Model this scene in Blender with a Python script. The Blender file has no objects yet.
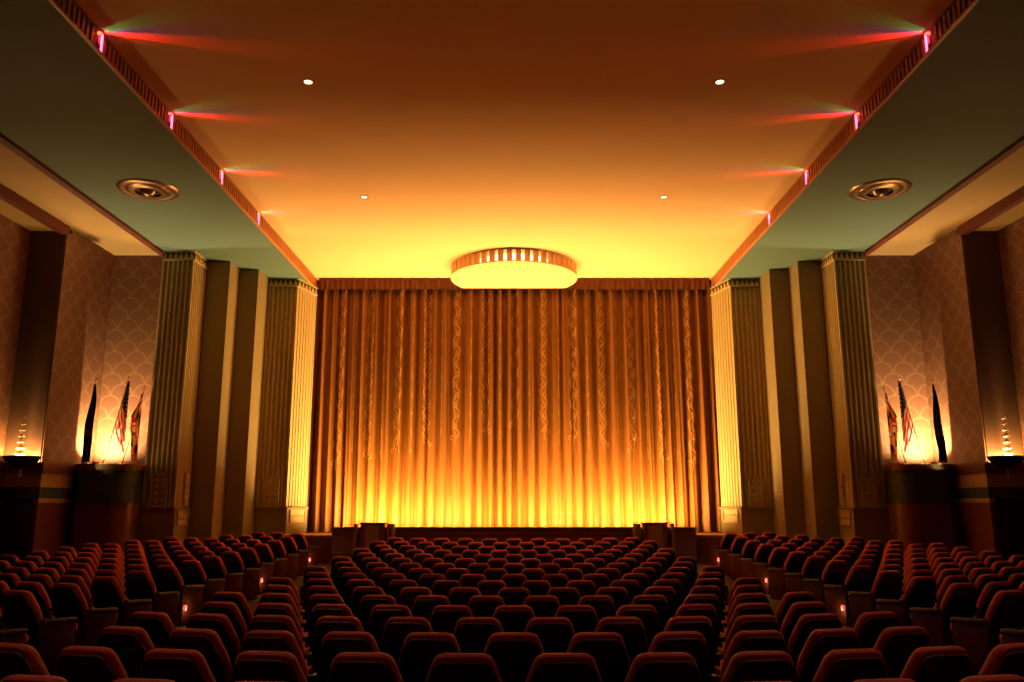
import bpy, bmesh, math, random
from mathutils import Vector, Matrix
random.seed(7)
C = bpy.context.scene.collection
PI = math.pi
CZ = 1.812                      # camera height
CEIL, SOFF = 6.75 + CZ, 6.43 + CZ
def floor_z(y):
    y = max(0.0, min(y, 22.4))
    return 0.0027 * (y - 11.6) ** 2

# ------------------------------------------------------------------ materials
class NT:
    def __init__(self, name):
        self.mat = bpy.data.materials.new(name); self.mat.use_nodes = True
        self.t = self.mat.node_tree; self.b = self.t.nodes['Principled BSDF']
    def n(self, typ, **kw):
        nd = self.t.nodes.new(typ)
        for k, v in kw.items(): setattr(nd, k, v)
        return nd
    def ln(self, a, b): self.t.links.new(a, b)
    def m(self, op, a, b=None, c=None):
        nd = self.n('ShaderNodeMath', operation=op)
        for i, v in enumerate((a, b, c)):
            if v is None: continue
            if isinstance(v, (int, float)): nd.inputs[i].default_value = v
            else: self.ln(v, nd.inputs[i])
        return nd.outputs[0]
    def uv(self):
        tc = self.n('ShaderNodeTexCoord'); sp = self.n('ShaderNodeSeparateXYZ')
        self.ln(tc.outputs['UV'], sp.inputs[0]); return sp.outputs[0], sp.outputs[1]
    def translucent(self, col, f=0.5):
        tr = self.n('ShaderNodeBsdfTranslucent'); mx = self.n('ShaderNodeMixShader'); mx.inputs[0].default_value = f
        self.ln(col, tr.inputs[0]); self.ln(self.b.outputs[0], mx.inputs[1]); self.ln(tr.outputs[0], mx.inputs[2])
        self.ln(mx.outputs[0], self.t.nodes['Material Output'].inputs[0])
    def mix(self, f, a, b):
        nd = self.n('ShaderNodeMix', data_type='RGBA')
        for idx, v in ((0, f), (6, a), (7, b)):
            if isinstance(v, (int, float)): nd.inputs[idx].default_value = v
            elif isinstance(v, tuple): nd.inputs[idx].default_value = (*v, 1)
            else: self.ln(v, nd.inputs[idx])
        return nd.outputs[2]
    def noise(self, scale, detail=3.0, coord='Object', stretch=None):
        tc = self.n('ShaderNodeTexCoord'); nz = self.n('ShaderNodeTexNoise')
        nz.inputs['Scale'].default_value = scale; nz.inputs['Detail'].default_value = detail
        src = tc.outputs[coord]
        if stretch:
            mp = self.n('ShaderNodeMapping'); mp.inputs['Scale'].default_value = stretch
            self.ln(src, mp.inputs[0]); src = mp.outputs[0]
        self.ln(src, nz.inputs['Vector']); return nz.outputs[0]
    def bump(self, h, strength=0.2, dist=0.01):
        bp = self.n('ShaderNodeBump'); bp.inputs['Strength'].default_value = strength
        bp.inputs['Distance'].default_value = dist
        self.ln(h, bp.inputs['Height']); self.ln(bp.outputs[0], self.b.inputs['Normal'])
    def base(self, col):
        if isinstance(col, tuple): self.b.inputs['Base Color'].default_value = (*col, 1)
        else: self.ln(col, self.b.inputs['Base Color'])

def plain(name, col, rough=0.6, metal=0.0, var=0.12, scale=8.0, bump=0.05, spec=0.5, sheen=0.0, stretch=None):
    t = NT(name); nz = t.noise(scale, stretch=stretch)
    lo = tuple(c * (1 - var) for c in col); hi = tuple(min(1, c * (1 + var)) for c in col)
    t.base(t.mix(nz, lo, hi))
    t.b.inputs['Roughness'].default_value = rough; t.b.inputs['Metallic'].default_value = metal
    t.b.inputs['Specular IOR Level'].default_value = spec
    t.b.inputs['Sheen Weight'].default_value = sheen
    if bump: t.bump(t.noise(scale * 6, stretch=stretch), bump)
    return t.mat
def glow(name, col, strength):
    t = NT(name); t.base(tuple(min(1, c) for c in col))
    t.b.inputs['Emission Color'].default_value = (*col, 1); t.b.inputs['Emission Strength'].default_value = strength
    return t.mat

def wallpaper():
    t = NT('scallop wallpaper'); u, v = t.uv(); w = 0.57; h = w / 2
    u = t.m('DIVIDE', u, w); v = t.m('DIVIDE', v, h)
    j = t.m('FLOOR', v); fv = t.m('SUBTRACT', v, j)
    par = t.m('FLOORED_MODULO', j, 2.0)
    def dist(p, dv):
        f = t.m('SUBTRACT', t.m('FRACT', t.m('ADD', u, t.m('MULTIPLY', p, 0.5))), 0.5)
        a = t.m('MULTIPLY', f, 2.0)
        return t.m('SQRT', t.m('ADD', t.m('MULTIPLY', a, a), t.m('MULTIPLY', dv, dv)))
    d0 = dist(par, fv)
    d1 = dist(t.m('SUBTRACT', 1.0, par), t.m('SUBTRACT', 1.0, fv))
    ins = t.m('LESS_THAN', d0, 1.0)
    d = t.m('ADD', t.m('MULTIPLY', ins, d0), t.m('MULTIPLY', t.m('SUBTRACT', 1.0, ins), d1))
    edge = t.m('GREATER_THAN', d, 0.86)
    rings = t.m('GREATER_THAN', t.m('ABSOLUTE', t.m('SUBTRACT', t.m('FRACT', t.m('MULTIPLY', d, 5.0)), 0.5)), 0.36)
    f = t.m('MAXIMUM', t.m('MULTIPLY', edge, 0.72), t.m('MULTIPLY', rings, 0.5))
    nz = t.noise(40.0)
    f = t.m('MULTIPLY', f, t.m('ADD', 0.55, t.m('MULTIPLY', nz, 0.8)))
    g = t.mix(t.noise(60.0), (0.095, 0.040, 0.024), (0.14, 0.058, 0.034))
    t.base(t.mix(f, g, (0.22, 0.125, 0.055)))
    t.b.inputs['Roughness'].default_value = 0.62
    t.bump(f, 0.15, 0.004); return t.mat

def us_flag():
    t = NT('stars and stripes cloth'); u, v = t.uv()
    c = t.m('SUBTRACT', t.m('MULTIPLY', u, 0.8), t.m('MULTIPLY', v, 1.1))
    st = t.m('GREATER_THAN', t.m('FRACT', t.m('MULTIPLY', c, 5.2)), 0.5)
    stripes = t.mix(st, (0.42, 0.015, 0.018), (0.62, 0.54, 0.46))
    can = t.m('LESS_THAN', t.m('ADD', v, t.m('MULTIPLY', u, -0.12)), 0.42)
    su = t.m('SUBTRACT', t.m('FRACT', t.m('MULTIPLY', u, 4.0)), 0.5); sv = t.m('SUBTRACT', t.m('FRACT', t.m('MULTIPLY', v, 16.0)), 0.5)
    star = t.m('LESS_THAN', t.m('ADD', t.m('MULTIPLY', su, su), t.m('MULTIPLY', sv, sv)), 0.05)
    blue = t.mix(star, (0.008, 0.010, 0.035), (0.30, 0.28, 0.26))
    col = t.mix(can, stripes, blue); t.base(col); t.translucent(col); t.b.inputs['Roughness'].default_value = 0.7
    return t.mat
def md_flag():
    t = NT('quartered heraldic cloth'); u, v = t.uv()
    uu = t.m('MULTIPLY', u, 2.0); vv = t.m('MULTIPLY', v, 4.0)
    q = t.m('FLOORED_MODULO', t.m('ADD', t.m('FLOOR', uu), t.m('FLOOR', vv)), 2.0)
    fu = t.m('SUBTRACT', t.m('FRACT', uu), 0.5); fv = t.m('SUBTRACT', t.m('FRACT', vv), 0.5)
    bars = t.m('FLOORED_MODULO', t.m('ADD', t.m('FLOOR', t.m('MULTIPLY', uu, 3.0)), t.m('GREATER_THAN', t.m('ADD', fu, fv), 0.0)), 2.0)
    bg = t.mix(bars, (0.008, 0.007, 0.006), (0.65, 0.36, 0.03))
    cr = t.m('LESS_THAN', t.m('MINIMUM', t.m('ABSOLUTE', fu), t.m('ABSOLUTE', fv)), 0.13)
    sw = t.m('GREATER_THAN', t.m('MULTIPLY', fu, fv), 0.0)
    k = t.m('ABSOLUTE', t.m('SUBTRACT', cr, sw))
    rw = t.mix(k, (0.55, 0.02, 0.02), (0.8, 0.75, 0.68))
    col = t.mix(q, bg, rw); t.base(col); t.translucent(col); t.b.inputs['Roughness'].default_value = 0.7
    return t.mat
def dark_flag():
    t = NT('dark blue banner cloth'); u, v = t.uv()
    b = t.m('LESS_THAN', t.m('ABSOLUTE', t.m('SUBTRACT', v, 0.62)), 0.05)
    t.base(t.mix(t.m('MULTIPLY', b, 0.5), (0.006, 0.005, 0.006), (0.2, 0.05, 0.03)))
    t.b.inputs['Roughness'].default_value = 0.85; t.b.inputs['Specular IOR Level'].default_value = 0.1; return t.mat

M = {}
M['ceiling'] = plain('peach ceiling paint', (0.72, 0.47, 0.23), 0.75, var=0.03, scale=1.5, bump=0.02)
M['soffit'] = plain('grey green ceiling paint', (0.082, 0.155, 0.14), 0.7, var=0.04, scale=1.5, bump=0.02)
M['cream'] = plain('cream ceiling paint', (0.32, 0.225, 0.095), 0.7, var=0.04, scale=2, bump=0.02)
M['maroon'] = plain('maroon trim paint', (0.09, 0.012, 0.007), 0.55)
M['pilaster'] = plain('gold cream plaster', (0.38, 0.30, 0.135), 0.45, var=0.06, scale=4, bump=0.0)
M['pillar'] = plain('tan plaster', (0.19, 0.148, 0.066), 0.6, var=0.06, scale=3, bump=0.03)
M['fascia'] = plain('gilded fascia', (0.46, 0.19, 0.06), 0.45, var=0.1)
M['fascia_dark'] = plain('dark red grille backing', (0.10, 0.02, 0.012), 0.7)
M['paper'] = wallpaper()
M['wood'] = plain('red brown veneer', (0.12, 0.036, 0.016), 0.3, var=0.3, scale=3, bump=0.03, stretch=(6, 6, 0.5))
M['green_band'] = plain('dark green band', (0.02, 0.036, 0.02), 0.65)
M['cream_band'] = plain('cream band', (0.32, 0.22, 0.11), 0.5)
M['black'] = plain('black paint', (0.012, 0.010, 0.009), 0.5)
M['shade_panel'] = plain('dark brown painted shade', (0.07, 0.035, 0.018), 0.6)  # shade of the unlit return face put into a dark base colour
M['rim'] = plain('gilded lamp rim', (0.62, 0.36, 0.14), 0.45, var=0.08)
M['frieze'] = plain('dark green frieze', (0.035, 0.032, 0.018), 0.6)
M['lip_highlight'] = plain('tan painted highlight', (0.17, 0.085, 0.05), 0.4)  # highlight on the seat shell's top edge put into a paler colour
M['carpet'] = plain('dark patterned carpet', (0.075, 0.05, 0.03), 0.95, var=0.6, scale=5, bump=0.3, spec=0.1)
M['curtain'] = plain('bronze velour', (0.145, 0.053, 0.008), 0.55, var=0.2, scale=2.5, bump=0.05, spec=0.2, sheen=0.0, stretch=(8, 8, 0.3))
M['vine'] = plain('gold applique', (0.25, 0.112, 0.02), 0.4, var=0.1, spec=0.3)
M['valance'] = plain('brown velour valance', (0.10, 0.029, 0.005), 0.6, var=0.12, spec=0.2)
M['stage_wood'] = plain('stage boards', (0.45, 0.28, 0.13), 0.4, var=0.2, scale=2, stretch=(1, 8, 8))
M['rail'] = plain('dark red rail boards', (0.13, 0.035, 0.018), 0.45, var=0.2)
M['rail_panel'] = plain('brown panel', (0.26, 0.11, 0.045), 0.5)
M['red'] = plain('red seat fabric', (0.46, 0.036, 0.022), 0.6, var=0.15, scale=14, bump=0.12, sheen=0.2, spec=0.35)
M['shell'] = plain('black seat shell', (0.006, 0.005, 0.006), 0.3, var=0.1, spec=0.35)
M['arm'] = plain('dark arm wood', (0.03, 0.02, 0.013), 0.4)
M['iron'] = plain('black cast iron', (0.015, 0.013, 0.012), 0.5, 0.3)
M['panelred'] = plain('red end panel', (0.07, 0.009, 0.006), 0.7, spec=0.2)
M['bronze'] = plain('bronze diffuser', (0.30, 0.20, 0.12), 0.32, 0.85)
M['bronze_dark'] = plain('dark bronze cone', (0.05, 0.035, 0.022), 0.4, 0.7)
M['gold'] = plain('brass', (0.7, 0.45, 0.15), 0.3, 0.9)
M['pole'] = plain('varnished flag staff', (0.62, 0.45, 0.25), 0.3)
M['usflag'] = us_flag(); M['mdflag'] = md_flag(); M['darkflag'] = dark_flag()
M['glass'] = plain('cut glass', (0.85, 0.72, 0.55), 0.15, 0.0, spec=1.0)
M['glass'].node_tree.nodes['Principled BSDF'].inputs['Transmission Weight'].default_value = 0.5
M['pink'] = glow('pink neon', (1.0, 0.16, 0.30), 3.2)
M['lamp_white'] = glow('warm lamp', (1.0, 0.70, 0.36), 2.6)
M['core'] = glow('warm lamp core', (1.0, 0.66, 0.28), 5.0)
M['aisle_glow'] = glow('red aisle lens', (1.0, 0.10, 0.07), 1.3)
M['bulb'] = glow('amber bulb', (1.0, 0.5, 0.14), 2.0)

# ------------------------------------------------------------------ helpers
def B(): return bmesh.new()
def obj(name, bm, m, parent=None, smooth=False, uv=True):
    bmesh.ops.recalc_face_normals(bm, faces=bm.faces[:])
    if uv and not bm.loops.layers.uv:
        l = bm.loops.layers.uv.new('UVMap')
        for f in bm.faces:
            n = f.normal; ax = max(range(3), key=lambda i: abs(n[i]))
            for lp in f.loops:
                c = lp.vert.co
                lp[l].uv = (c.y, c.z) if ax == 0 else (c.x, c.z) if ax == 1 else (c.x, c.y)
    me = bpy.data.meshes.new(name); bm.to_mesh(me); bm.free()
    me.materials.append(m)
    if smooth:
        for p in me.polygons: p.use_smooth = True
        try: me.set_sharp_from_angle(angle=math.radians(40))
        except Exception: pass
    o = bpy.data.objects.new(name, me); C.objects.link(o)
    if parent: o.parent = parent
    return o
def thing(name, label, cat, loc=(0, 0, 0), rz=0, group=None):
    o = bpy.data.objects.new(name, None); C.objects.link(o); o.empty_display_size = 0.1
    o.location = loc; o.rotation_euler = (0, 0, rz); return tag(o, label, cat, group)
def tag(o, label, cat, group=None):
    o['label'] = label; o['category'] = cat
    if group: o['group'] = group
    return o
def struct(name, bm, m, smooth=False):
    o = obj(name, bm, m, None, smooth); o['kind'] = 'structure'; return o
def box(bm, x0, x1, y0, y1, z0, z1, bev=0.0):
    x0, x1 = sorted((x0, x1)); y0, y1 = sorted((y0, y1)); z0, z1 = sorted((z0, z1))
    vs = [bm.verts.new((x, y, z)) for z in (z0, z1) for x, y in ((x0, y0), (x1, y0), (x1, y1), (x0, y1))]
    fs = [bm.faces.new([vs[i] for i in q]) for q in ((3, 2, 1, 0), (4, 5, 6, 7), (0, 1, 5, 4), (1, 2, 6, 5), (2, 3, 7, 6), (3, 0, 4, 7))]
    if bev:
        es = list({e for f in fs for e in f.edges})
        bmesh.ops.bevel(bm, geom=es, offset=bev, segments=2, affect='EDGES', profile=0.6)
def prism(bm, pts, z0, z1):
    a = [bm.verts.new((x, y, z0)) for x, y in pts]; b = [bm.verts.new((x, y, z1)) for x, y in pts]
    n = len(pts); bm.faces.new(a[::-1]); bm.faces.new(b)
    for i in range(n): bm.faces.new((a[i], a[(i + 1) % n], b[(i + 1) % n], b[i]))
def lathe(bm, prof, n=32, cx=0, cy=0, cz=0, a0=0, a1=2 * PI):
    full = abs(a1 - a0 - 2 * PI) < 1e-6; k = n if full else n + 1
    rings = []
    for r, z in prof:
        if r < 1e-6: rings.append([bm.verts.new((cx, cy, cz + z))] * k)
        else: rings.append([bm.verts.new((cx + r * math.cos(a0 + (a1 - a0) * i / n), cy + r * math.sin(a0 + (a1 - a0) * i / n), cz + z)) for i in range(k)])
    for p, q in zip(rings, rings[1:]):
        for i in range(n):
            j = (i + 1) % k
            f = []
            for v in (p[i], p[j], q[j], q[i]):
                if v not in f: f.append(v)
            if len(f) >= 3:
                try: bm.faces.new(f)
                except ValueError: pass
def tube(bm, pts, r, n=8):
    pts = [Vector(p) for p in pts]; rings = []
    for i, p in enumerate(pts):
        d = (pts[min(i + 1, len(pts) - 1)] - pts[max(i - 1, 0)]).normalized()
        a = d.orthogonal().normalized() if abs(d.z) < 0.99 else Vector((1, 0, 0)); b = d.cross(a).normalized(); a = b.cross(d)
        rr = r[i] if isinstance(r, (list, tuple)) else r
        rings.append([bm.verts.new(p + rr * (a * math.cos(2 * PI * k / n) + b * math.sin(2 * PI * k / n))) for k in range(n)])
    for p, q in zip(rings, rings[1:]):
        for k in range(n): bm.faces.new((p[k], p[(k + 1) % n], q[(k + 1) % n], q[k]))
    bm.faces.new(rings[0][::-1]); bm.faces.new(rings[-1])
def lamp(name, typ, loc, col, watt, parent=None, direction=None, **kw):
    L = bpy.data.lights.new(name, typ); L.color = col; L.energy = watt
    for k, v in kw.items(): setattr(L, k, v)
    o = bpy.data.objects.new(name, L); C.objects.link(o); o.location = loc
    if direction is not None: o.rotation_euler = Vector(direction).to_track_quat('-Z', 'Y').to_euler()
    return o
ORD = ['zeroth', 'first', 'second', 'third', 'fourth', 'fifth', 'sixth', 'seventh', 'eighth', 'ninth', 'tenth', 'eleventh', 'twelfth',
       'thirteenth', 'fourteenth', 'fifteenth', 'sixteenth', 'seventeenth', 'eighteenth']
SIDE = {-1: 'left', 1: 'right'}
WARM = (1.0, 0.53, 0.15)

# ------------------------------------------------------------------ floor, stage, shell
bm = B(); nx, ny = 24, 64; g = []
for j in range(ny + 1):
    y = -6 + 28.6 * j / ny
    g.append([bm.verts.new((-11.5 + 23 * i / nx, y, floor_z(y))) for i in range(nx + 1)])
for j in range(ny):
    for i in range(nx): bm.faces.new((g[j][i], g[j][i + 1], g[j + 1][i + 1], g[j + 1][i]))
struct('floor', bm, M['carpet'], True)

bm = B(); box(bm, -6.75, 6.75, -6, 25.2, CEIL, CEIL + 0.1); struct('ceiling', bm, M['ceiling'])
bm = B(); box(bm, -12, 12, -6.2, -6, -0.3, 9.2); struct('wall_back', bm, M['wood'])
bm = B(); box(bm, -9.6, 9.6, 25.0, 25.2, -0.3, 9.2); struct('wall_front', bm, M['black'])
bm = B(); prism(bm, [(-6.2, 22.36), (6.2, 22.36), (6.2, 22.9), (5.93, 24.0), (5.93, 25.0), (-5.93, 25.0), (-5.93, 24.0), (-6.2, 22.9)], -0.3, 1.03)
o = struct('floor_stage', bm, M['stage_wood'])
bm = B(); box(bm, -6.2, -4.8, 22.30, 22.355, -0.3, 1.0); box(bm, 4.8, 6.2, 22.30, 22.355, -0.3, 1.0); struct('trim_stage', bm, M['rail'])

trim_no = 0
def trim(bm, m):
    global trim_no
    trim_no += 1
    return struct('trim_%d' % trim_no, bm, m)

SLOT_Y = [10.84, 13.34, 15.87, 18.36]
for s in (-1, 1):
    S = SIDE[s]
    # green soffit, outer cream ceiling, recess ceiling
    bm = B(); box(bm, s * 6.045, s * 9.1, -6, 25.0, SOFF, SOFF + 0.06); struct('ceiling_' + S, bm, M['soffit'])
    bm = B(); box(bm, s * 9.1, s * 10.7, -6, 20.9, SOFF + 0.005, SOFF + 0.07); struct('ceiling_outer_' + S, bm, M['cream'])
    bm = B(); box(bm, s * 10.5, s * 11.6, -6, 18.6, SOFF - 0.12, SOFF - 0.05); struct('ceiling_recess_' + S, bm, M['cream'])
    bm = B(); box(bm, s * 9.05, s * 9.2, -6, 20.68, SOFF - 0.07, SOFF + 0.03); trim(bm, M['maroon'])
    bm = B(); box(bm, s * 10.47, s * 10.62, -6, 18.45, SOFF - 0.22, SOFF + 0.03); trim(bm, M['maroon'])
    # cove fascia: rails, backing and ribs, open at the lamp slots
    bm = B(); X = 6.0
    box(bm, s * X, s * (X + 0.05), -6, 24.3, SOFF - 0.005, SOFF + 0.03); 
    box(bm, s * (X - 0.01), s * (X + 0.08), -6, 24.3, CEIL - 0.012, CEIL + 0.01)
    y = -6.0; pitch = 0.125
    while y < 24.25:
        if not any(abs(y - q) < 0.10 for q in SLOT_Y): box(bm, s * (X + 0.015), s * (X + 0.05), y - 0.032, y + 0.032, SOFF + 0.03, CEIL - 0.02)
        y += pitch
    trim(bm, M['fascia'])
    bm = B(); ed = [-6.0] + [v for q in SLOT_Y for v in (q - 0.05, q + 0.05)] + [24.3]
    for a, b in zip(ed[0::2], ed[1::2]): box(bm, s * (X + 0.045), s * (X + 0.075), a, b, SOFF + 0.02, CEIL)
    box(bm, s * 6.55, s * 6.6, -6, 24.0, SOFF + 0.03, CEIL + 0.02)
    trim(bm, M['fascia_dark'])
    # side wall: one plan outline, wallpaper above the wainscot
    P = [(11.35, -6), (11.35, 18.4), (10.5, 18.4), (10.5, 20.7), (9.07, 20.7)]
    Q = [(9.07, 20.95), (10.75, 20.95), (10.75, 18.65), (11.6, 18.65), (11.6, -6)]
    bm = B(); prism(bm, [(s * x, y) for x, y in P + Q], -0.3, SOFF + 0.02); struct('wall_' + S, bm, M['paper'])
    # wainscot in bands
    def band(d, z0, z1, m, par, name):
        p = [(11.35 - d, -5.98), (11.35 - d, 18.4 - d), (10.5 - d, 18.4 - d), (10.5 - d, 20.7 - d), (9.08, 20.7 - d)]
        q = [(9.08, 20.72), (10.52, 20.72), (10.52, 18.42), (11.37, 18.42), (11.37, -5.98)]
        b_ = B(); prism(b_, [(s * x, y) for x, y in p + q], z0, z1); return obj(name, b_, m, par)
    trim_no += 1
    w = bpy.data.objects.new('trim_%d' % trim_no, None); C.objects.link(w); w['kind'] = 'structure'
    band(0.05, -0.3, 1.86, M['wood'], w, 'wood_panel'); band(0.07, 1.86, 1.96, M['cream_band'], w, 'lower_stripe')
    band(0.06, 1.96, 2.2, M['green_band'], w, 'green_stripe'); band(0.07, 2.2, 2.5, M['cream_band'], w, 'cream_stripe')
    band(0.10, 2.5, 2.74, M['wood'], w, 'cap_moulding')

# ------------------------------------------------------------------ stepped proscenium
def fluted_edge(p0, p1, n, depth, m0=0.03):
    """points along p0->p1 (plan) with n convex reeds standing proud of the groove line, on the left-hand side of travel reversed"""
    p0, p1 = Vector(p0), Vector(p1); d = p1 - p0; L = d.length; u = d / L; nrm = Vector((u.y, -u.x))
    out = [p0]; w = (L - 2 * m0) / n
    for i in range(n):
        a = m0 + i * w
        for k in range(9):
            t = PI * k / 8
            out.append(p0 + u * (a + w * 0.13 + (w * 0.74) * (1 - math.cos(t)) / 2) - nrm * depth * math.sin(t))
    out.append(p1)
    return out
def reed_poly(front0, front1, back1, back0, nf, ns, s):
    """plan outline: front face front0->front1 fluted, inner side face front1->back1 fluted. X given positive inward-negative (left side)"""
    pts = fluted_edge(front0, front1, nf, 0.08) + fluted_edge(front1, back1, ns, 0.04)[1:] + [Vector(back0)]
    return [(-s * p.x, p.y) for p in pts]
def carved(bm, cx, y, z0, z1, w, axis='y', s=1, d=0.05):
    """relief panel of rosettes and scroll rings in a frame"""
    def put(a0, a1, d0, d1, zz0, zz1):
        if axis == 'y': box(bm, cx + a0, cx + a1, y - d1, y - d0, zz0, zz1, 0.006)
        else: box(bm, cx - s * d1, cx - s * d0, y + a0, y + a1, zz0, zz1, 0.006)
    put(-w / 2, w / 2, -0.03, d * 0.5, z0, z1)
    put(-w / 2, -w / 2 + 0.025, 0, d, z0, z1); put(w / 2 - 0.025, w / 2, 0, d, z0, z1)
    put(-w / 2, w / 2, 0, d, z1 - 0.03, z1); put(-w / 2, w / 2, 0, d, z0, z0 + 0.03)
    nz = max(1, int((z1 - z0 - 0.08) / 0.17)); na = max(1, int((w - 0.06) / 0.15))
    for i in range(nz):
        zc = z0 + 0.05 + (z1 - z0 - 0.1) * (i + 0.5) / nz
        for k in range(na):
            ac = -w / 2 + 0.03 + (w - 0.06) * (k + 0.5) / na
            for r, h in ((0.06, 0.02), (0.028, 0.035)):
                prof = [(r, 0), (r, h * .6), (r * .6, h), (0, h)]
                b2 = B(); lathe(b2, prof, 12)
                rot = Matrix.Rotation(PI / 2, 4, 'X') if axis == 'y' else Matrix.Rotation(-PI / 2 * s, 4, 'Y')
                loc = Vector((cx + ac, y - d * .5, zc)) if axis == 'y' else Vector((cx - s * d * .5, y + ac, zc))
                b2.transform(Matrix.Translation(loc) @ rot)
                me = bpy.data.meshes.new('tmp'); b2.to_mesh(me); b2.free(); bm.from_mesh(me); bpy.data.meshes.remove(me)

def pilaster(s, xo, xi, y0, xb, yb, z_base, which, lab):
    """fluted pilaster: outer x, inner x, front y, inner back corner x,y (all |x|)"""
    t = thing('fluted_pilaster', lab, 'pilaster', (s * (xo + xi) / 2, y0, 0))
    inv = Matrix.Translation((-s * (xo + xi) / 2, -y0, 0))
    def part(name, b_, m): b_.transform(inv); return obj(name, b_, m, t)
    bm = B(); pts = reed_poly((-xo, y0), (-xi, y0), (-xb, yb), (-xo, yb), 6, 7, s); prism(bm, pts, z_base, SOFF - 0.245); part('shaft', bm, M['pilaster'])
    bm = B(); e = 0.05
    prism(bm, [(s * xo, y0 - e), (s * (xi - e), y0 - e), (s * (xb - e), yb), (s * xo, yb)], -0.2, 0.9)
    prism(bm, [(s * xo, y0 - .03), (s * (xi - .03), y0 - .03), (s * (xb - .03), yb), (s * xo, yb)], 0.9, z_base - 0.05)
    prism(bm, [(s * xo, y0 - .06), (s * (xi - .06), y0 - .06), (s * (xb - .06), yb), (s * xo, yb)], z_base - 0.05, z_base)
    part('base', bm, M['pillar'])
    # capital with a zigzag frieze
    bm = B()
    prism(bm, [(s * xo, y0 + .01), (s * (xi + .01), y0 + .01), (s * (xb + .01), yb), (s * xo, yb)], SOFF - 0.245, SOFF - 0.004); part('frieze', bm, M['frieze']); bm = B()
    prism(bm, [(s * xo, y0 - .03), (s * (xi - .03), y0 - .03), (s * (xb - .03), yb), (s * xo, yb)], SOFF - 0.25, SOFF - 0.215)
    prism(bm, [(s * xo, y0 - .03), (s * (xi - .03), y0 - .03), (s * (xb - .03), yb), (s * xo, yb)], SOFF - 0.03, SOFF - 0.003)
    def zig(p0, p1, n):
        p0, p1 = Vector(p0), Vector(p1); u = (p1 - p0) / n; nn = Vector((u.y, -u.x)).normalized() * 0.035
        if nn.y > 0.001 or nn.x * s > 0.001: nn = -nn
        for i in range(n):
            a, b = p0 + u * (i + 0.06), p0 + u * (i + 0.94); c = (a + b) / 2
            f = []
            for k in (Vector((0, 0)), nn): f.append([bm.verts.new((q.x + k.x, q.y + k.y, z)) for q, z in ((a, SOFF - .215), (b, SOFF - .215), (c, SOFF - .05))])
            bm.faces.new(f[0]); bm.faces.new(f[1][::-1])
            for k in range(3): bm.faces.new((f[0][k], f[0][(k + 1) % 3], f[1][(k + 1) % 3], f[1][k]))
    zig((s * xo, y0 + .012), (s * xi, y0 + .012), 6)
    zig((s * (xi + .012), y0), (s * (xb + .012), yb), 6)
    part('capital', bm, M['pilaster'])
    bm = B(); carved(bm, s * (xo + xi) / 2, y0, z_base, z_base + 0.8, (xo - xi) * 0.5); part('carved_panel', bm, M['pilaster'])
    bm = B(); carved(bm, s * xi, (y0 + yb) / 2, z_base - 0.42, z_base - 0.06, (yb - y0) * 0.75, 'x', s, 0.07)
    if xb != xi:
        ang = math.atan2(s * (xi - xb), yb - y0)
        c = Vector((s * xi, y0, 0)); bm.transform(Matrix.Translation(c) @ Matrix.Rotation(ang, 4, 'Z') @ Matrix.Translation(-c))
    part('scroll_panel', bm, M['pilaster'])
    if which == 'outer':
        bm = B(); carved(bm, s * xi, yb - (yb - y0) * 0.3, z_base + 0.05, z_base + 0.85, 0.3, 'x', s, 0.05); part('carved_panel', bm, M['pilaster'])
    return t
for s in (-1, 1):
    S = SIDE[s]
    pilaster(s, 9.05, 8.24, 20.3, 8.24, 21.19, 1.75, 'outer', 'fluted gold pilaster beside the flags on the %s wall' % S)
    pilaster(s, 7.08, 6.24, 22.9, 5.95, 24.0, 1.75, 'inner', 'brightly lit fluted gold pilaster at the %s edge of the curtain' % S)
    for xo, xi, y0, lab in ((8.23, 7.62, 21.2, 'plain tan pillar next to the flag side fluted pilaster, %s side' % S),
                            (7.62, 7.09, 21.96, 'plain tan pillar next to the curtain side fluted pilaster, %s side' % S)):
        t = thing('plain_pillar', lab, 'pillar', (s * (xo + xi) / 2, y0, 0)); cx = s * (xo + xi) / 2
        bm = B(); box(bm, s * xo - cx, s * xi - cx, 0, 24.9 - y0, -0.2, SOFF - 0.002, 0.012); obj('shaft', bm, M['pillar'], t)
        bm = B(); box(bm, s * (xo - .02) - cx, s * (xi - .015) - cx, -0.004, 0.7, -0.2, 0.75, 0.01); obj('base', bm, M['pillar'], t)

# ------------------------------------------------------------------ curtain
YC = 24.22; ZB = 1.05; ZT = CEIL - 0.15
def fold(x, z):
    h = (z - ZB) / (ZT - ZB)
    ph = 2 * PI * x / 0.335 + 1.5 * math.sin(x * 1.13 + .4) + 0.9 * math.sin(2.71 * x + 1 + 0.25 * h)
    a = 0.085 + 0.03 * math.sin(x * 1.9 + 2) 
    a *= 0.75 + 0.35 * (1 - h)
    sn = math.sin(ph)
    v = math.copysign(abs(sn) ** (0.6 if sn < 0 else 1.5), sn)
    return YC + a * v + 0.018 * math.sin(2.3 * ph + 3 * h) + 0.012 * math.sin(x * 31 + 2 * h)
t_cur = thing('stage_curtain', 'full width pleated bronze stage curtain lit amber from below', 'curtain', (0, YC, ZB))
inv = Matrix.Translation((0, -YC, -ZB))
bm = B(); nx, nz = 900, 14; g = []
for j in range(nz + 1):
    z = ZB + (ZT - ZB) * j / nz
    g.append([bm.verts.new((x := -6.3 + 12.6 * i / nx, fold(x, z), z)) for i in range(nx + 1)])
for j in range(nz):
    for i in range(nx): bm.faces.new((g[j][i], g[j][i + 1], g[j + 1][i + 1], g[j + 1][i]))
bm.transform(inv); obj('drape', bm, M['curtain'], t_cur, True)
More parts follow.
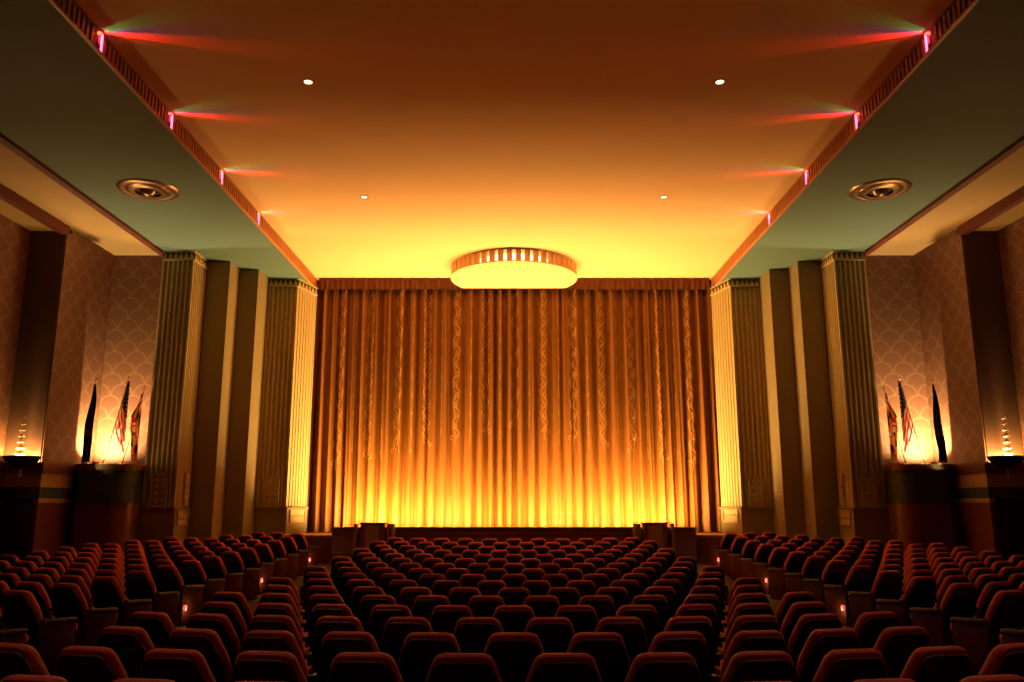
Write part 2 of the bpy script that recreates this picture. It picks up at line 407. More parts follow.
# hem
bm = B(); g = []
for z, off in ((ZB + 0.09, -0.012), (ZB + 0.085, -0.022), (ZB + 0.0, -0.022), (ZB - 0.005, -0.01)):
    g.append([bm.verts.new((x := -6.3 + 12.6 * i / nx, fold(x, max(z, ZB)) + off, z)) for i in range(nx + 1)])
for j in range(3):
    for i in range(nx): bm.faces.new((g[j][i], g[j][i + 1], g[j + 1][i + 1], g[j + 1][i]))
bm.transform(inv); obj('hem', bm, M['curtain'], t_cur, True)
def ribbon(bm, pts, w):
    """flat ribbon following the folds; pts are (x,z), w a width or list"""
    prev = None; n = len(pts)
    for i, (x, z) in enumerate(pts):
        a = pts[max(i - 1, 0)]; b = pts[min(i + 1, n - 1)]
        dx, dz = b[0] - a[0], b[1] - a[1]; L = math.hypot(dx, dz) or 1
        nx_, nz_ = -dz / L, dx / L; ww = (w[i] if isinstance(w, list) else w) / 2
        row = []
        for k in (-1, -0.4, 0.4, 1):
            px, pz = x + nx_ * ww * k, z + nz_ * ww * k
            row.append(bm.verts.new((px, fold(px, pz) - (0.004 if abs(k) == 1 else 0.012), pz)))
        if prev:
            for k in range(3): bm.faces.new((prev[k], prev[k + 1], row[k + 1], row[k]))
        prev = row
def spiral(cx, cz, r0, turns, a0, sgn, n=22):
    return [(cx + sgn * (r0 * (1 - 0.75 * i / n)) * math.cos(a0 + turns * 2 * PI * i / n), cz + (r0 * (1 - 0.75 * i / n)) * math.sin(a0 + turns * 2 * PI * i / n)) for i in range(n + 1)]
for k in range(-6, 7):
    x0 = 0.87 * k + 0.02; zend = 4.10 - 1.1 * abs(k) / 6; sg = 1 if k % 2 == 0 else -1
    bm = B(); L = 0.62; n = int((ZT - zend) / 0.035)
    for ph, amp, wd in ((0.0, 0.095, 0.05), (PI * 0.55, 0.075, 0.026)):
        ribbon(bm, [(x0 + sg * amp * math.sin(2 * PI * (z := ZT - 0.1 - (ZT - 0.1 - zend) * i / n) / L + ph), z) for i in range(n + 1)], wd)
    z = ZT - 0.3; q = 1
    while z > zend + 0.25:
        ribbon(bm, spiral(x0 + q * 0.05, z, 0.085, 1.1, PI / 2, q), 0.032); z -= L / 2; q = -q
    ribbon(bm, spiral(x0 - sg * 0.10, zend, 0.11, 0.8, 0, sg), 0.036)
    ribbon(bm, [(x0 + 0.01 * math.sin(9 * i), zend - 0.03 * i) for i in range(9)], [0.03 - 0.003 * i for i in range(9)])
    bm.transform(inv); obj('embroidered_vine', bm, M['vine'], t_cur, True)
for k in range(-6, 6):
    x0 = 0.87 * (k + 0.5) + 0.02; zend = 3.75 - 0.8 * abs(k + .5) / 6 + (0.35 if k % 3 == 0 else 0)
    bm = B(); n = int((ZT - zend) / 0.04)
    wl = [0.022 + 0.04 * max(0, math.cos(i * 0.45)) ** 6 for i in range(n + 1)]
    ribbon(bm, [(x0, ZT - 0.1 - (ZT - 0.1 - zend) * i / n) for i in range(n + 1)], wl)
    bm.transform(inv); obj('beaded_stripe', bm, M['vine'], t_cur, True)
# valance
bm = B(); g = []; nx = 700
def vfold(x, h): return 23.97 + 0.02 * math.sin(2 * PI * x / 0.16 + math.sin(x * 2)) * (1 - 0.4 * h) + 0.012 * math.sin(x * 17)
for j in range(6):
    h = j / 5
    g.append([bm.verts.new((x := -5.91 + 11.82 * i / nx, vfold(x, h), CEIL - 0.36 + 0.36 * h + (0.016 * math.sin(2 * PI * x / 0.32) if j == 0 else 0))) for i in range(nx + 1)])
for j in range(5):
    for i in range(nx): bm.faces.new((g[j][i], g[j][i + 1], g[j + 1][i + 1], g[j + 1][i]))
t = thing('curtain_valance', 'narrow gathered brown valance along the top of the stage curtain', 'valance', (0, 23.97, CEIL - .36))
bm.transform(Matrix.Translation((0, -23.97, -CEIL + .361))); obj('gathered_cloth', bm, M['valance'], t, True)
bm = B(); box(bm, -5.9, 5.9, 0.05, 0.10, 0.02, 0.358); obj('batten', bm, M['black'], t)

# ------------------------------------------------------------------ stage rail, pedestals, footlights
t = thing('orchestra_rail', 'long low dark red rail wall in front of the glowing stage curtain', 'rail', (0, 22.15, 0))
bm = B(); box(bm, -4.76, 4.76, -0.13, 0.13, 0.1, 1.20, 0.01); obj('wall_panel', bm, M['rail'], t)
bm = B(); box(bm, -4.78, 4.78, -0.16, 0.14, 1.20, 1.243, 0.012); obj('cap', bm, M['rail'], t)
bm = B()
for z in (0.55, 1.05): box(bm, -4.76, 4.76, -0.15, -0.12, z, z + 0.05, 0.008)
obj('moulding', bm, M['rail'], t)
for s in (-1, 1):
    S = SIDE[s]; cx = s * 3.63; yb = 21.68
    t = thing('stage_pedestal', 'stepped brown pedestal standing before the %s end of the stage rail' % S, 'pedestal', (cx, yb, floor_z(yb)))
    zf = floor_z(yb); top = 1.37 - zf
    bm = B(); box(bm, -0.30, 0.30, -0.15, 0.28, -0.03, top - 0.04, 0.01); bd = obj('body', bm, M['rail'], t)
    bm = B(); box(bm, -0.33, 0.33, -0.18, 0.28, top - 0.04, top, 0.012); obj('cap', bm, M['rail'], t)
    bm = B(); box(bm, -0.19, 0.17, -0.17, -0.145, 0.1, top - 0.07, 0.006); obj('front_panel', bm, M['rail_panel'], bd)
    for xx in (-0.46, 0.40, 0.50):
        bm = B(); box(bm, xx * -s - 0.035, xx * -s + 0.035, -0.05, 0.27, -0.03, top - 0.05, 0.01); box(bm, xx * -s - 0.045, xx * -s + 0.045, -0.06, 0.27, top - .05, top - .03, 0.006)
        obj('post', bm, M['rail_panel'], t)
t = thing('footlight_trough', 'amber footlights behind the stage rail at the curtain foot', 'footlights', (0, 23.46, 1.03))
bm = B(); box(bm, -4.6, 4.6, -0.15, -0.125, 0, 0.187); box(bm, -4.6, 4.6, 0.09, 0.11, 0, 0.05); box(bm, -4.6, 4.6, -0.15, 0.11, -0.0, 0.015); tr = obj('trough', bm, M['black'], t)
for i in range(24):
    bm = B(); lathe(bm, [(0, 0.015), (0.016, 0.02), (0.018, 0.04), (0.035, 0.07), (0.03, 0.1), (0, 0.11)], 10, cx=-4.5 + 9.0 * i / 23); obj('bulb', bm, M['bulb'], tr, True)
FOOT = 570
for i in range(5):
    lamp('footlight', 'AREA', (-3.66 + 1.83 * i, 23.46, 1.10), WARM, FOOT * (1.9 if i in (0, 4) else 1.0), direction=(0, 0.28, 1), shape='RECTANGLE', size=1.83, size_y=0.17)

# ------------------------------------------------------------------ round ceiling fixture against the proscenium
R = 1.82; fy = 22.88; cut = 23.86; zt = 6.39 + CZ
t = thing('round_ceiling_lamp', 'large round cream ceiling lamp with fluted rim in front of the curtain', 'ceiling lamp', (0, fy, zt))
cy = cut - fy; amax = math.asin(cy / R)
arc = [(R * math.cos(a), R * math.sin(a)) for a in [amax - (PI + 2 * amax) * i / 72 for i in range(73)]]
bm = B(); prism(bm, arc, 0.0, 0.03)
obj('underside_disc', bm, M['ceiling'], t)
bm = B(); n = 46
for i in range(n):
    a = 2 * PI * (i + 0.5) / n - PI / 2
    if R * math.sin(a) > cy - 0.1: continue
    b2 = B(); box(b2, R - 0.13, R - 0.015, -0.072, 0.072, 0.02, CEIL - zt + 0.002, 0.012); b2.transform(Matrix.Rotation(a, 4, 'Z'))
    me = bpy.data.meshes.new('tmp'); b2.to_mesh(me); b2.free(); bm.from_mesh(me); bpy.data.meshes.remove(me)
obj('fluted_rim', bm, M['rim'], t)
bm = B()
for z0, z1, e in ((CEIL - zt - 0.03, CEIL - zt, 0.0),):
    lathe(bm, [(R - 0.06, z0), (R + 0.005, z0), (R + 0.005, z1), (R - 0.06, z1), (R - 0.06, z0)], 72, a0=-PI - amax + 0.05, a1=amax - 0.05)
obj('rim_band', bm, M['rim'], t)
bm = B(); lathe(bm, [(0, 0.05), (1.1, 0.05), (1.1, 0.345), (0, 0.345)], 48, cy=-0.30); obj('lamp_core', bm, M['core'], t)

# ------------------------------------------------------------------ ceiling downlights and round diffusers
def downlight(x, y, z, lab, seen=True):
    t = thing('ceiling_downlight', lab, 'downlight', (x, y, z), 0, 'small ceiling downlights')
    bm = B(); lathe(bm, [(0.066, 0.0), (0.092, -0.012), (0.10, -0.004), (0.10, 0.0)], 24); obj('trim_ring', bm, M['cream'], t, True)
    bm = B(); lathe(bm, [(0, -0.010), (0.045, -0.009), (0.068, -0.002), (0.068, 0.0)], 24); obj('lens', bm, M['lamp_white'], t, True)
    return t
DY = {12.26: 'nearer', 17.35: 'farther'}
for s in (-1, 1):
    for y, w in DY.items():
        downlight(s * 3.35, y, CEIL, 'small white round downlight, the %s of two over the %s seats' % (w, SIDE[s]))
    t = thing('ceiling_diffuser', 'round stepped bronze diffuser on the %s green ceiling band' % SIDE[s], 'diffuser', (s * 7.6, 16.1, SOFF))
    bm = B(); lathe(bm, [(0.44, -0.035), (0.50, -0.05), (0.58, -0.03), (0.61, 0.0), (0.5, 0.0), (0.44, -0.035)], 40); obj('outer_ring', bm, M['bronze'], t, True)
    bm = B(); lathe(bm, [(0.26, -0.075), (0.36, -0.085), (0.44, -0.035), (0.36, -0.02), (0.26, -0.075)], 40); obj('middle_ring', bm, M['bronze'], t, True)
    bm = B(); lathe(bm, [(0.0, 0.0), (0.3, 0.0), (0.3, -0.03), (0.0, -0.035)], 40); obj('throat', bm, M['bronze_dark'], t, True)
    bm = B(); lathe(bm, [(0.0, -0.15), (0.07, -0.145), (0.12, -0.11), (0.16, -0.05), (0.12, -0.03), (0.0, -0.03)], 32); obj('centre_cone', bm, M['bronze'], t, True)

# ------------------------------------------------------------------ coloured slot lamps in the cove
SLOT_WORD = ['nearest', 'second nearest', 'third nearest', 'farthest']
for s in (-1, 1):
    for i, y in enumerate(SLOT_Y):
        t = thing('cove_slot_lamp', 'upright pink slot lamp in the %s ceiling edge, %s to the seats' % (SIDE[s], SLOT_WORD[i] if i else 'closest') if i < 3 else
                  'upright pink slot lamp in the %s ceiling edge, closest to the stage' % SIDE[s], 'cove lamp', (s * 6.03, y, SOFF), 0, 'pink slot lamps in the ceiling edge')
        bm = B(); tube(bm, [(-s * 0.015, 0.04, 0.01), (-s * 0.015, 0.04, 0.312)], 0.015, 10); obj('tube', bm, M['pink'], t, True)
        bm = B()
        for z in (0.036, 0.286): box(bm, -0.02, 0.02, 0.012, 0.068, z, z + 0.012)
        obj('socket', bm, M['fascia_dark'], t)
        w = (1.0, 1.1, 1.6, 2.0)[i]
        for col, off, aim, watt in (((1, 0.03, 0.015), -0.075, 0.216, 380), ((0.12, 0.9, 0.22), 0.095, -0.33, 30), ((0.15, 0.1, 1.0), 0.0, 0.03, 40)):
            d = Vector((-s * 2.2, aim * 2.2, 0.20))
            lamp('cove_beam', 'SPOT', (s * 6.33, y + off, CEIL - 0.10), col, watt * w, direction=d, spot_size=math.radians(40), spot_blend=1.0, shadow_soft_size=0.012)

# ------------------------------------------------------------------ flags, ledge, uplights
def flag(name, lab, base, tip, m, style, s, grp=None):
    base = Vector(base); tip = Vector(tip); t = thing(name, lab, 'flag', base)
    d = tip - base
    bm = B(); tube(bm, [(0, 0, 0), d * 0.5, d], [0.016, 0.015, 0.011], 10); stf = obj('staff', bm, M['pole'], t, True)
    bm = B(); lathe(bm, [(0.0, -0.0), (0.10, 0.0), (0.10, 0.02), (0.04, 0.05), (0.024, 0.09), (0.0, 0.09)], 20); obj('foot', bm, M['gold'], t, True)
    bm = B(); lathe(bm, [(0, 0.12), (0.02, 0.07), (0.012, 0.045), (0.018, 0.02), (0.0, 0.0)], 10, d.x, d.y, d.z); obj('finial', bm, M['gold'], stf, True)
    bm = B(); l = bm.loops.layers.uv.new('UVMap'); ns, nt = 30, 28; g = []
    for j in range(ns + 1):
        sj = j / ns; row = []
        if style == 'lean':                  # hoist follows the leaning staff, fly hangs plumb below the tip
            h = d * (0.985 - 0.60 * sj); ex = d.x + (-s) * 0.05; ez = d.z * 0.985 - 1.78 * sj
            for i in range(nt + 1):
                ti = i / nt
                x = h.x + (ex - h.x) * ti + (-s) * 0.02 * math.sin(ti * PI) * sj
                z = h.z + (ez - h.z) * ti
                row.append(bm.verts.new((x, h.y - 0.02 + 0.05 * math.sin(ti * 4.4 * PI + sj) * (0.25 + sj) , z)))
        elif style == 'plumb':               # bundled cloth hanging close to the staff
            wd = 0.03 + 0.17 * math.sin(min(1, sj * 1.25) * PI * 0.55) * (1 - 0.35 * sj)
            h = d * (0.985 - 0.95 * sj)
            for i in range(nt + 1):
                ti = i / nt - 0.5
                row.append(bm.verts.new((h.x + wd * ti * 1.3 + 0.015 * math.sin(sj * 9), h.y - 0.02 + 0.06 * math.sin(ti * 6 * PI + 2 * sj) * (0.3 + sj * .6), h.z - 0.04 * abs(ti))))
        else:                                # draped away from a slanting staff
            h = d * (0.90 - 0.25 * sj); off = 0.04 + 0.30 * math.sin(min(1, sj * 1.5) * PI * .5)
            for i in range(nt + 1):
                ti = i / nt
                x = d.x * 0.93 - (-s) * 0.33 * (1 - ti) * math.sin(min(1.0, sj * 1.8 + .1) * PI * 0.62) * (1 - .5 * sj)
                z = d.z * 0.80 - 1.32 * sj - 0.1 * math.sin(ti * PI) + 0.35 * ti * (1 - sj)
                row.append(bm.verts.new((x, h.y - 0.03 + 0.05 * math.sin(ti * 4.6 * PI + 2 * sj), z)))
        g.append(row)
    for j in range(ns):
        for i in range(nt):
            f = bm.faces.new((g[j][i], g[j][i + 1], g[j + 1][i + 1], g[j + 1][i]))
            for lp, (a, b) in zip(f.loops, ((i, j), (i + 1, j), (i + 1, j + 1), (i, j + 1))): lp[l].uv = (a / nt, b / ns)
    o = obj('cloth', bm, m, t, True)
    return t
LEDGE = 2.76
for s in (-1, 1):
    S = SIDE[s]
    # rounded ledge cabinet under the flags
    t = thing('flag_ledge', 'round cornered wood and green ledge cabinet under the %s flags' % S, 'cabinet', (s * 9.65, 20.0, 0))
    def dplan(e):
        x0, x1, y0, y1 = -0.70 - e, 0.62 + e, -0.55 - e, 0.58
        pts = [(0.56, y1), (x0, y1)]
        for a in range(0, 10): pts.append((x0 + 0.25 - 0.25 * math.cos(a * PI / 18), y0 + 0.25 - 0.25 * math.sin(a * PI / 18)))
        for a in range(0, 13): pts.append((x1 - 0.42 + 0.42 * math.sin(a * PI / 24), y0 + 0.42 - 0.42 * math.cos(a * PI / 24)))
        pts += [(x1, 0.2), (0.56, 0.2)]
        return [(-s * x, y) for x, y in pts]
    bm = B(); prism(bm, dplan(0), -0.1, 1.85); obj('wood_body', bm, M['wood'], t, True)
    bm = B(); prism(bm, dplan(0.02), 1.85, 1.93); obj('moulding', bm, M['green_band'], t, True)
    bm = B(); prism(bm, dplan(0.0), 1.93, 2.62); obj('green_frieze', bm, M['green_band'], t, True)
    bm = B(); prism(bm, dplan(0.04), 2.62, LEDGE - 0.004); obj('top', bm, M['wood'], t, True)
    def at(x): return s * x
    flag('standing_flag', 'American flag leaning on the %s ledge, middle of three' % S, (at(9.96), 20.05, LEDGE), (at(9.55), 20.1, 4.84), M['usflag'], 'lean', s)
    flag('standing_flag', 'dark furled flag on the %s ledge, farthest from the stage' % S, (at(10.26), 19.85, LEDGE), (at(10.22), 19.85, 4.74), M['darkflag'], 'plumb', s)
    flag('standing_flag', 'red white and black heraldic flag slanting by the %s fluted pilaster' % S, (at(9.62), 20.3, LEDGE), (at(9.17), 20.18, 4.62), M['mdflag'], 'drape', s)
    t = thing('flag_uplight', 'small round uplight on the %s ledge between the flag staffs' % S, 'uplight', (at(10.125), 20.0, LEDGE))
    bm = B(); lathe(bm, [(0, 0), (0.06, 0), (0.06, 0.02), (0.05, 0.05), (0.062, 0.07), (0.052, 0.07), (0.0, 0.05)], 20); can = obj('can', bm, M['black'], t, True)
    bm = B(); lathe(bm, [(0, 0.068), (0.045, 0.066), (0.048, 0.062), (0, 0.058)], 16); obj('lens', bm, M['bulb'], can, True)
    lamp('flag_light', 'SPOT', (at(10.125), 20.0, LEDGE + 0.085), (1, 0.6, 0.24), 1650, direction=(s * 0.02, 0.40, 1), spot_size=math.radians(150), spot_blend=1.0, shadow_soft_size=0.03)

    # crystal wall sconce on the return face
    t = thing('wall_sconce', 'crystal column wall sconce glowing on the %s wall beside the dark corner' % S, 'wall sconce', (at(10.86), 18.30, 2.62))
    bm = B(); pr = [(0.0, -0.02), (0.14, 0.0), (0.30, 0.08), (0.415, 0.24), (0.40, 0.25), (0.28, 0.13), (0.0, 0.05)]
    lathe(bm, pr, 28, a0=PI, a1=2 * PI)
    bw = obj('bowl', bm, M['bronze_dark'], t, True); bm = B(); tube(bm, [(0, -0.14, 0.06), (0, -0.14, 1.12)], 0.012, 8); stem = obj('stem', bm, M['gold'], t)
    for i in range(7):
        z = 0.24 + 0.13 * i; r = 0.10 - 0.008 * i
        bm = B(); lathe(bm, [(0, z), (r * .5, z + .01), (r, z + .05), (r * .85, z + .08), (r * .35, z + .11), (0, z + .115)], 12, cy=-0.14); obj('crystal_tier', bm, M['glass'], stem)
    bm = B(); lathe(bm, [(0, -0.02), (0.05, -0.04), (0.03, -0.09), (0.055, -0.14), (0.03, -0.19), (0, -0.22)], 14, cy=-0.06); obj('finial', bm, M['glass'], t, True)
    for dx in (-0.2, 0.12):
        bm = B(); lathe(bm, [(0, 0.10), (0.02, 0.12), (0.035, 0.18), (0.025, 0.22), (0, 0.24)], 12, cx=dx, cy=-0.13); obj('bulb', bm, M['lamp_white'], bw, True)
        lamp('sconce_light', 'POINT', (at(10.86) + dx, 18.10, 2.80), (1, 0.52, 0.15), 170, shadow_soft_size=0.04)
    bm = B(); box(bm, at(10.53), at(11.33), 18.375, 18.405, 2.6, SOFF - 0.13); trim(bm, M['shade_panel'])  # sheet over the wallpaper, darkened to paint in the return face's shade
    # dark doorway under the sconce
    bm = B(); pts = [(-0.36, 0), (0.36, 0), (0.36, 1.75)] + [(0.36 * math.cos(a * PI / 12), 1.75 + 0.36 * math.sin(a * PI / 12)) for a in range(1, 12)] + [(-0.36, 1.75)]
    a_ = [bm.verts.new((at(10.91) + x, 18.33, z + 0.1)) for x, z in pts]; b_ = [bm.verts.new((at(10.91) + x, 18.36, z + 0.1)) for x, z in pts]
    bm.faces.new(a_); bm.faces.new(b_[::-1])
    for i in range(len(pts)): bm.faces.new((a_[i], a_[(i + 1) % len(pts)], b_[(i + 1) % len(pts)], b_[i]))
    struct('door_%d' % (1 if s < 0 else 2), bm, M['black'])

# ------------------------------------------------------------------ theatre seats
def offset_poly(pts, d):
    n = len(pts); out = []
    for i in range(n):
        a, b, c = Vector(pts[i - 1]), Vector(pts[i]), Vector(pts[(i + 1) % n])
        n1 = Vector(((b - a).y, -(b - a).x)); n2 = Vector(((c - b).y, -(c - b).x))
        n1 = n1.normalized() if n1.length else n1; n2 = n2.normalized() if n2.length else n2
        nn = (n1 + n2).normalized(); k = max(0.5, nn.dot(n1)); out.append(b - nn * d / k)
    return out
def loft(bm, outline, layers):
    rings = []
    for ins, f in layers:
        rings.append([bm.verts.new(f(p)) for p in offset_poly(outline, ins)])
    n = len(outline)
    for p, q in zip(rings, rings[1:]):
        for i in range(n): bm.faces.new((p[i], p[(i + 1) % n], q[(i + 1) % n], q[i]))
    bm.faces.new(rings[0][::-1]); bm.faces.new(rings[-1])
def rounded(pts, rads, seg=5):
    out = []; n = len(pts)
    for i in range(n):
        a, b, c = Vector(pts[i - 1]), Vector(pts[i]), Vector(pts[(i + 1) % n]); r = rads[i]
        p = b + (a - b).normalized() * r; q = b + (c - b).normalized() * r
        for k in range(seg + 1):
            t = k / seg; out.append(tuple((1 - t) ** 2 * p + 2 * t * (1 - t) * b + t * t * q))
    return out
HB = 0.90
def lean(x, z, d):                               # point of the reclined back: d measured rearwards
    t = (z - 0.40) / 0.5
    return Vector((x, -0.02 - 0.17 * t - 0.03 * t * t - d, z))
OUT = rounded([(-0.205, 0.36), (0.205, 0.36), (0.24, 0.66), (0.155, HB + 0.003), (-0.155, HB + 0.003), (-0.24, 0.66)], [0.05, 0.05, 0.1, 0.06, 0.06, 0.1])
SH = rounded([(-0.198, 0.34), (0.198, 0.34), (0.231, 0.655), (0.150, HB - 0.040), (-0.150, HB - 0.040), (-0.231, 0.655)], [0.04, 0.04, 0.1, 0.055, 0.055, 0.1])
def mesh_of(name, bm, m, smooth=True):
    o = obj(name, bm, m, None, smooth); me = o.data; bpy.data.objects.remove(o); return me
bm = B(); loft(bm, OUT, [(i_, (lambda p, d=d: lean(p[0], p[1], d))) for i_, d in ((0.05, -0.012), (0.02, -0.004), (0.004, 0.015), (0.0, 0.04), (0.003, 0.07), (0.014, 0.088), (0.03, 0.094))])
ME_back = mesh_of('backrest', bm, M['red'])
bm = B(); loft(bm, SH, [(i_, (lambda p, d=d: lean(p[0], p[1], d))) for i_, d in ((0.01, 0.088), (0.0, 0.094), (0.0, 0.106), (0.008, 0.114), (0.02, 0.117))])
nf = len(bm.faces)
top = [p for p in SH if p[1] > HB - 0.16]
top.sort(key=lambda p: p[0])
tube(bm, [lean(p[0], p[1], 0.106) for p in top], 0.006, 6); bm.faces.ensure_lookup_table()  # thin tube added along the shell top to paint in its highlight
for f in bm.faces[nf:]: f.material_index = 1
ME_shell = mesh_of('back_shell', bm, M['shell']); ME_shell.materials.append(M['lip_highlight'])
bm = B(); so = rounded([(-0.225, -0.02), (0.225, -0.02), (0.235, 0.42), (-0.235, 0.42)], [0.03, 0.03, 0.08, 0.08])
loft(bm, so, [(i_, (lambda p, z=z: Vector((p[0], p[1], z + 0.05 * (p[1] / 0.42))))) for i_, z in ((0.03, 0.36), (0.01, 0.365), (0.0, 0.385), (0.0, 0.42), (0.012, 0.445), (0.04, 0.455))])
ME_seat = mesh_of('seat', bm, M['red'])
bm = B(); ao = rounded([(-0.032, -0.16), (0.032, -0.16), (0.036, 0.30), (-0.036, 0.30)], [0.015, 0.015, 0.03, 0.03], 3)
def armz(y): return 0.565 - 0.03 * max(0, y) / 0.3
loft(bm, ao, [(i_, (lambda p, z=z: Vector((p[0], p[1], armz(p[1]) + z)))) for i_, z in ((0.006, -0.01), (0, -0.004), (0, 0.02), (0.006, 0.032), (0.018, 0.036))])
ME_arm = mesh_of('armrest', bm, M['arm'])
bm = B(); box(bm, -0.014, 0.014, 0.0, 0.10, 0.03, 0.56, 0.006); box(bm, -0.022, 0.022, -0.07, 0.2, -0.012, 0.032, 0.006); box(bm, -0.012, 0.012, -0.12, 0.24, 0.50, 0.553, 0.006)
ME_leg = mesh_of('leg', bm, M['iron'])
po = rounded([(-0.17, -0.01), (0.28, -0.01), (0.30, 0.53), (-0.20, 0.555)], [0.03, 0.05, 0.06, 0.03])
bm = B(); loft(bm, po, [(i_, (lambda p, x=x: Vector((x, p[0], p[1])))) for i_, x in ((0.008, -0.02), (0, -0.014), (0, 0.014), (0.008, 0.02))])
ME_panel = mesh_of('end_panel', bm, M['panelred'])
bm = B(); lathe(bm, [(0, -0.045), (0.026, -0.035), (0.03, 0.0), (0.026, 0.035), (0, 0.045)], 14); ME_light = mesh_of('aisle_light', bm, M['aisle_glow'])

def part(name, me, par, loc=(0, 0, 0)):
    o = bpy.data.objects.new(name, me); C.objects.link(o); o.parent = par; o.location = loc; return o
def make_seat():
    t = thing('theatre_seat', 'x', 'seat')
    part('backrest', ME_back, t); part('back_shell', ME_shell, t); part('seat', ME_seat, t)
    part('armrest', ME_arm, t, (-0.275, 0, 0)); part('leg', ME_leg, t, (-0.275, 0, 0))
    return t
# layout: (x_top, y_top, angle, block, row, nth, is_last, panel)
SEATS = []
RC = 11.0
for n in range(-1, 16):
    yc = 4.75 + 0.96 * n; even = n % 2 == 0
    offs = [0.275 + 0.55 * i for i in range(-6, 6)] if even else [0.55 * i for i in range(-5, 6)]
    for i, sarc in enumerate(offs):
        a = sarc / RC
        SEATS.append(dict(x=RC * math.sin(a), y=yc + RC * (1 - math.cos(a)), rz=a, block='centre', row=16 - n, nth=i + 1, cnt=len(offs)))
TH = math.radians(17)
def wall_y(x):
    x = abs(x)
    return 22.2 if x < 6.3 else 22.75 if x < 7.1 else 21.85 if x < 7.65 else 21.1 if x < 8.25 else 20.2 if x < 8.9 else 19.35
for s in (-1, 1):
    for k in range(-1, 13):
        for i in range(8):
            x = s * (5.32 + 0.55 * i * math.cos(TH)); y = 9.2 + 0.96 * k + 0.55 * i * math.sin(TH)
            if y + 0.85 > wall_y(abs(x) + .3): continue
            SEATS.append(dict(x=x, y=y, rz=s * TH, block=SIDE[s], row=13 - k, nth=i + 1, cnt=8, s=s, k=k))
# seats that show smallest in the photo (or not at all) share one object; every other seat is an object of its own
STUFF = {0, 3, 4, 5, 6, 7, 10, 184, 185, 186, 188, 189, 190, 192, 193, 194, 196, 197, 198, 199, 200, 201, 202, 204, 205, 206, 207, 208, 209, 210, 214, 215, 216, 217, 218, 223, 224, 225, 226, 232, 233, 234, 242, 263, 281, 284, 285, 286, 287, 289, 290, 291, 293, 294, 296, 297, 298, 299, 300, 301, 302, 304, 305, 306, 307, 308, 309, 310, 313, 314, 315, 316, 317, 318, 323, 324, 325, 326, 332, 333, 334, 341, 342, 363, 380, 381, 384, 385, 386, 387, 389, 390, 391, 393, 394}
def seat_label(q):
    if q['block'] == 'centre':
        h = q['cnt'] / 2
        if q['nth'] <= h: pos = '%s from left aisle' % ORD[q['nth']]
        elif q['cnt'] % 2 and q['nth'] == (q['cnt'] + 1) // 2: pos = 'exact middle'
        else: pos = '%s from right aisle' % ORD[q['cnt'] + 1 - q['nth']]
        return 'red theatre seat, %s in centre block, %s row from stage' % (pos, ORD[q['row']])
    return 'red theatre seat, %s in from aisle in %s block, %s row from stage' % (ORD[q['nth']], q['block'], ORD[q['row']])
first = None; stuff_bm = B()
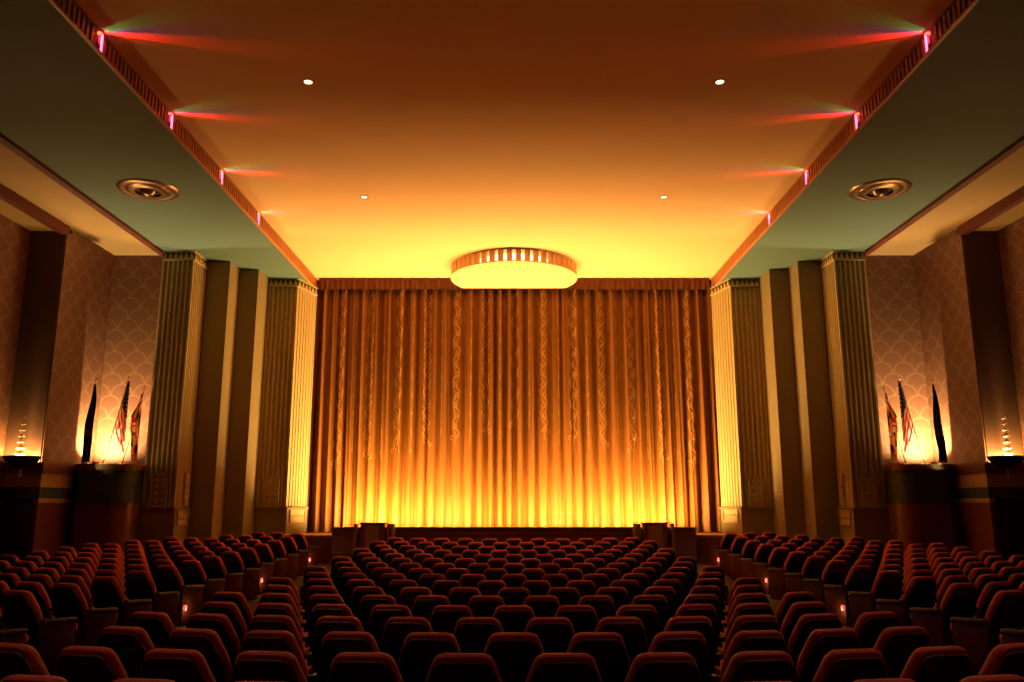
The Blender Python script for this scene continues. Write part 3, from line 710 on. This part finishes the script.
for idx, q in enumerate(SEATS):
    rz = q['rz']; off = Vector((math.sin(rz) * -0.22, math.cos(rz) * 0.22))   # origin lies ahead of the back's top edge
    ox, oy = q['x'] + off.x, q['y'] + off.y
    mw = Matrix.Translation((ox, oy, floor_z(oy))) @ Matrix.Rotation(rz, 4, 'Z')
    end_sides = []
    if q['block'] == 'centre':
        if q['nth'] == 1: end_sides.append(-1)
        if q['nth'] == q['cnt']: end_sides.append(1)
    elif q['nth'] == 1: end_sides.append(-q['s'])
    own = [-0.275]
    if (q['block'] == 'centre' and q['nth'] == q['cnt']) or (q['block'] == 'left' and q['nth'] == 1) or (q['block'] == 'right' and q['nth'] == 8): own.append(0.275)
    extra = []
    for ax in own[1:]: extra += [('armrest', ME_arm, (ax, 0, 0)), ('leg', ME_leg, (ax, 0, 0))]
    for e in end_sides: extra.append(('end_panel', ME_panel, (e * 0.272, 0, 0)))
    if idx in STUFF:
        for nm, me, loc in [('', ME_back, (0, 0, 0)), ('', ME_shell, (0, 0, 0)), ('', ME_seat, (0, 0, 0)), ('', ME_arm, (-.275, 0, 0)), ('', ME_leg, (-.275, 0, 0))] + extra:
            m2 = me.copy(); m2.transform(mw @ Matrix.Translation(loc)); nf = len(stuff_bm.faces)
            stuff_bm.from_mesh(m2); stuff_bm.faces.ensure_lookup_table()
            mi = ['red', 'shell', 'arm', 'iron', 'panelred'].index({id(ME_back): 'red', id(ME_shell): 'shell', id(ME_seat): 'red', id(ME_arm): 'arm', id(ME_leg): 'iron', id(ME_panel): 'panelred'}[id(me)])
            for f in stuff_bm.faces[nf:]: f.material_index = mi
            bpy.data.meshes.remove(m2)
        continue
    if first is None:
        r = make_seat(); first = r; kids = list(r.children)
    else:
        r = first.copy(); C.objects.link(r)
        for ch in kids:
            c = ch.copy(); C.objects.link(c); c.parent = r
    r.location = (ox, oy, floor_z(oy)); r.rotation_euler = (0, 0, rz)
    r['label'] = seat_label(q); r['group'] = {'centre': 'theatre seats in the centre block', 'left': 'theatre seats in the left block', 'right': 'theatre seats in the right block'}[q['block']]
    q['root'] = r
    for nm, me, loc in extra:
        pp = part(nm, me, r, loc)
        if nm == 'end_panel': pan = pp
    if q['block'] != 'centre' and q['nth'] == 1 and q['k'] in (4, 8, 12):
        part('aisle_light', ME_light, pan, (-q['s'] * 0.033, -0.14, 0.27))
        w = mw @ Vector((-q['s'] * 0.38, -0.14, 0.24)); lamp('aisle_lamp', 'POINT', w, (1, 0.72, 0.38), 1.3, shadow_soft_size=0.02)
if STUFF:
    so_ = obj('theatre_seat_mass', stuff_bm, M['red'], None, True)
    for k in ('shell', 'arm', 'iron', 'panelred'): so_.data.materials.append(M[k])
    so_['kind'] = 'stuff'; tag(so_, 'farthest small red seats along the stage rail and at the outer row ends', 'seats')

# downlight beams over the seats (the ceiling lamps in view and those further back)
for s in (-1, 1):
    for y in (-2.9, 2.1, 7.17, 12.26, 17.35):
        if y < 12: downlight(s * 3.35, y, CEIL, 'small round ceiling downlight above the rear %s seats' % SIDE[s])
        lamp('downlight_beam', 'SPOT', (s * 3.35, y, CEIL - 0.03), (1, 0.5, 0.28), 260 if y < 9 else 62 if y < 15 else 22, direction=(0, -0.12, -1), spot_size=math.radians(72), spot_blend=1.0, shadow_soft_size=0.06)

# ------------------------------------------------------------------ world, camera, view
w = bpy.data.worlds.new('dark'); bpy.context.scene.world = w; w.use_nodes = True
w.node_tree.nodes['Background'].inputs[0].default_value = (0, 0, 0, 1)
cam = bpy.data.cameras.new('camera'); co = bpy.data.objects.new('camera', cam); C.objects.link(co)
cam.sensor_width = 36; cam.lens = 820 / 1024 * 36; cam.shift_x = -2 / 1024
co.location = (0, 0, CZ); co.rotation_euler = (PI / 2 + math.atan(164 / 820), 0, 0)
cam.clip_end = 200
sc = bpy.context.scene; sc.camera = co; sc.cycles.diffuse_bounces = 3
sc.view_settings.view_transform = 'Standard'; sc.view_settings.look = 'None'; sc.view_settings.gamma = 1; sc.view_settings.use_curve_mapping = False
sc.view_settings.exposure = 0.0
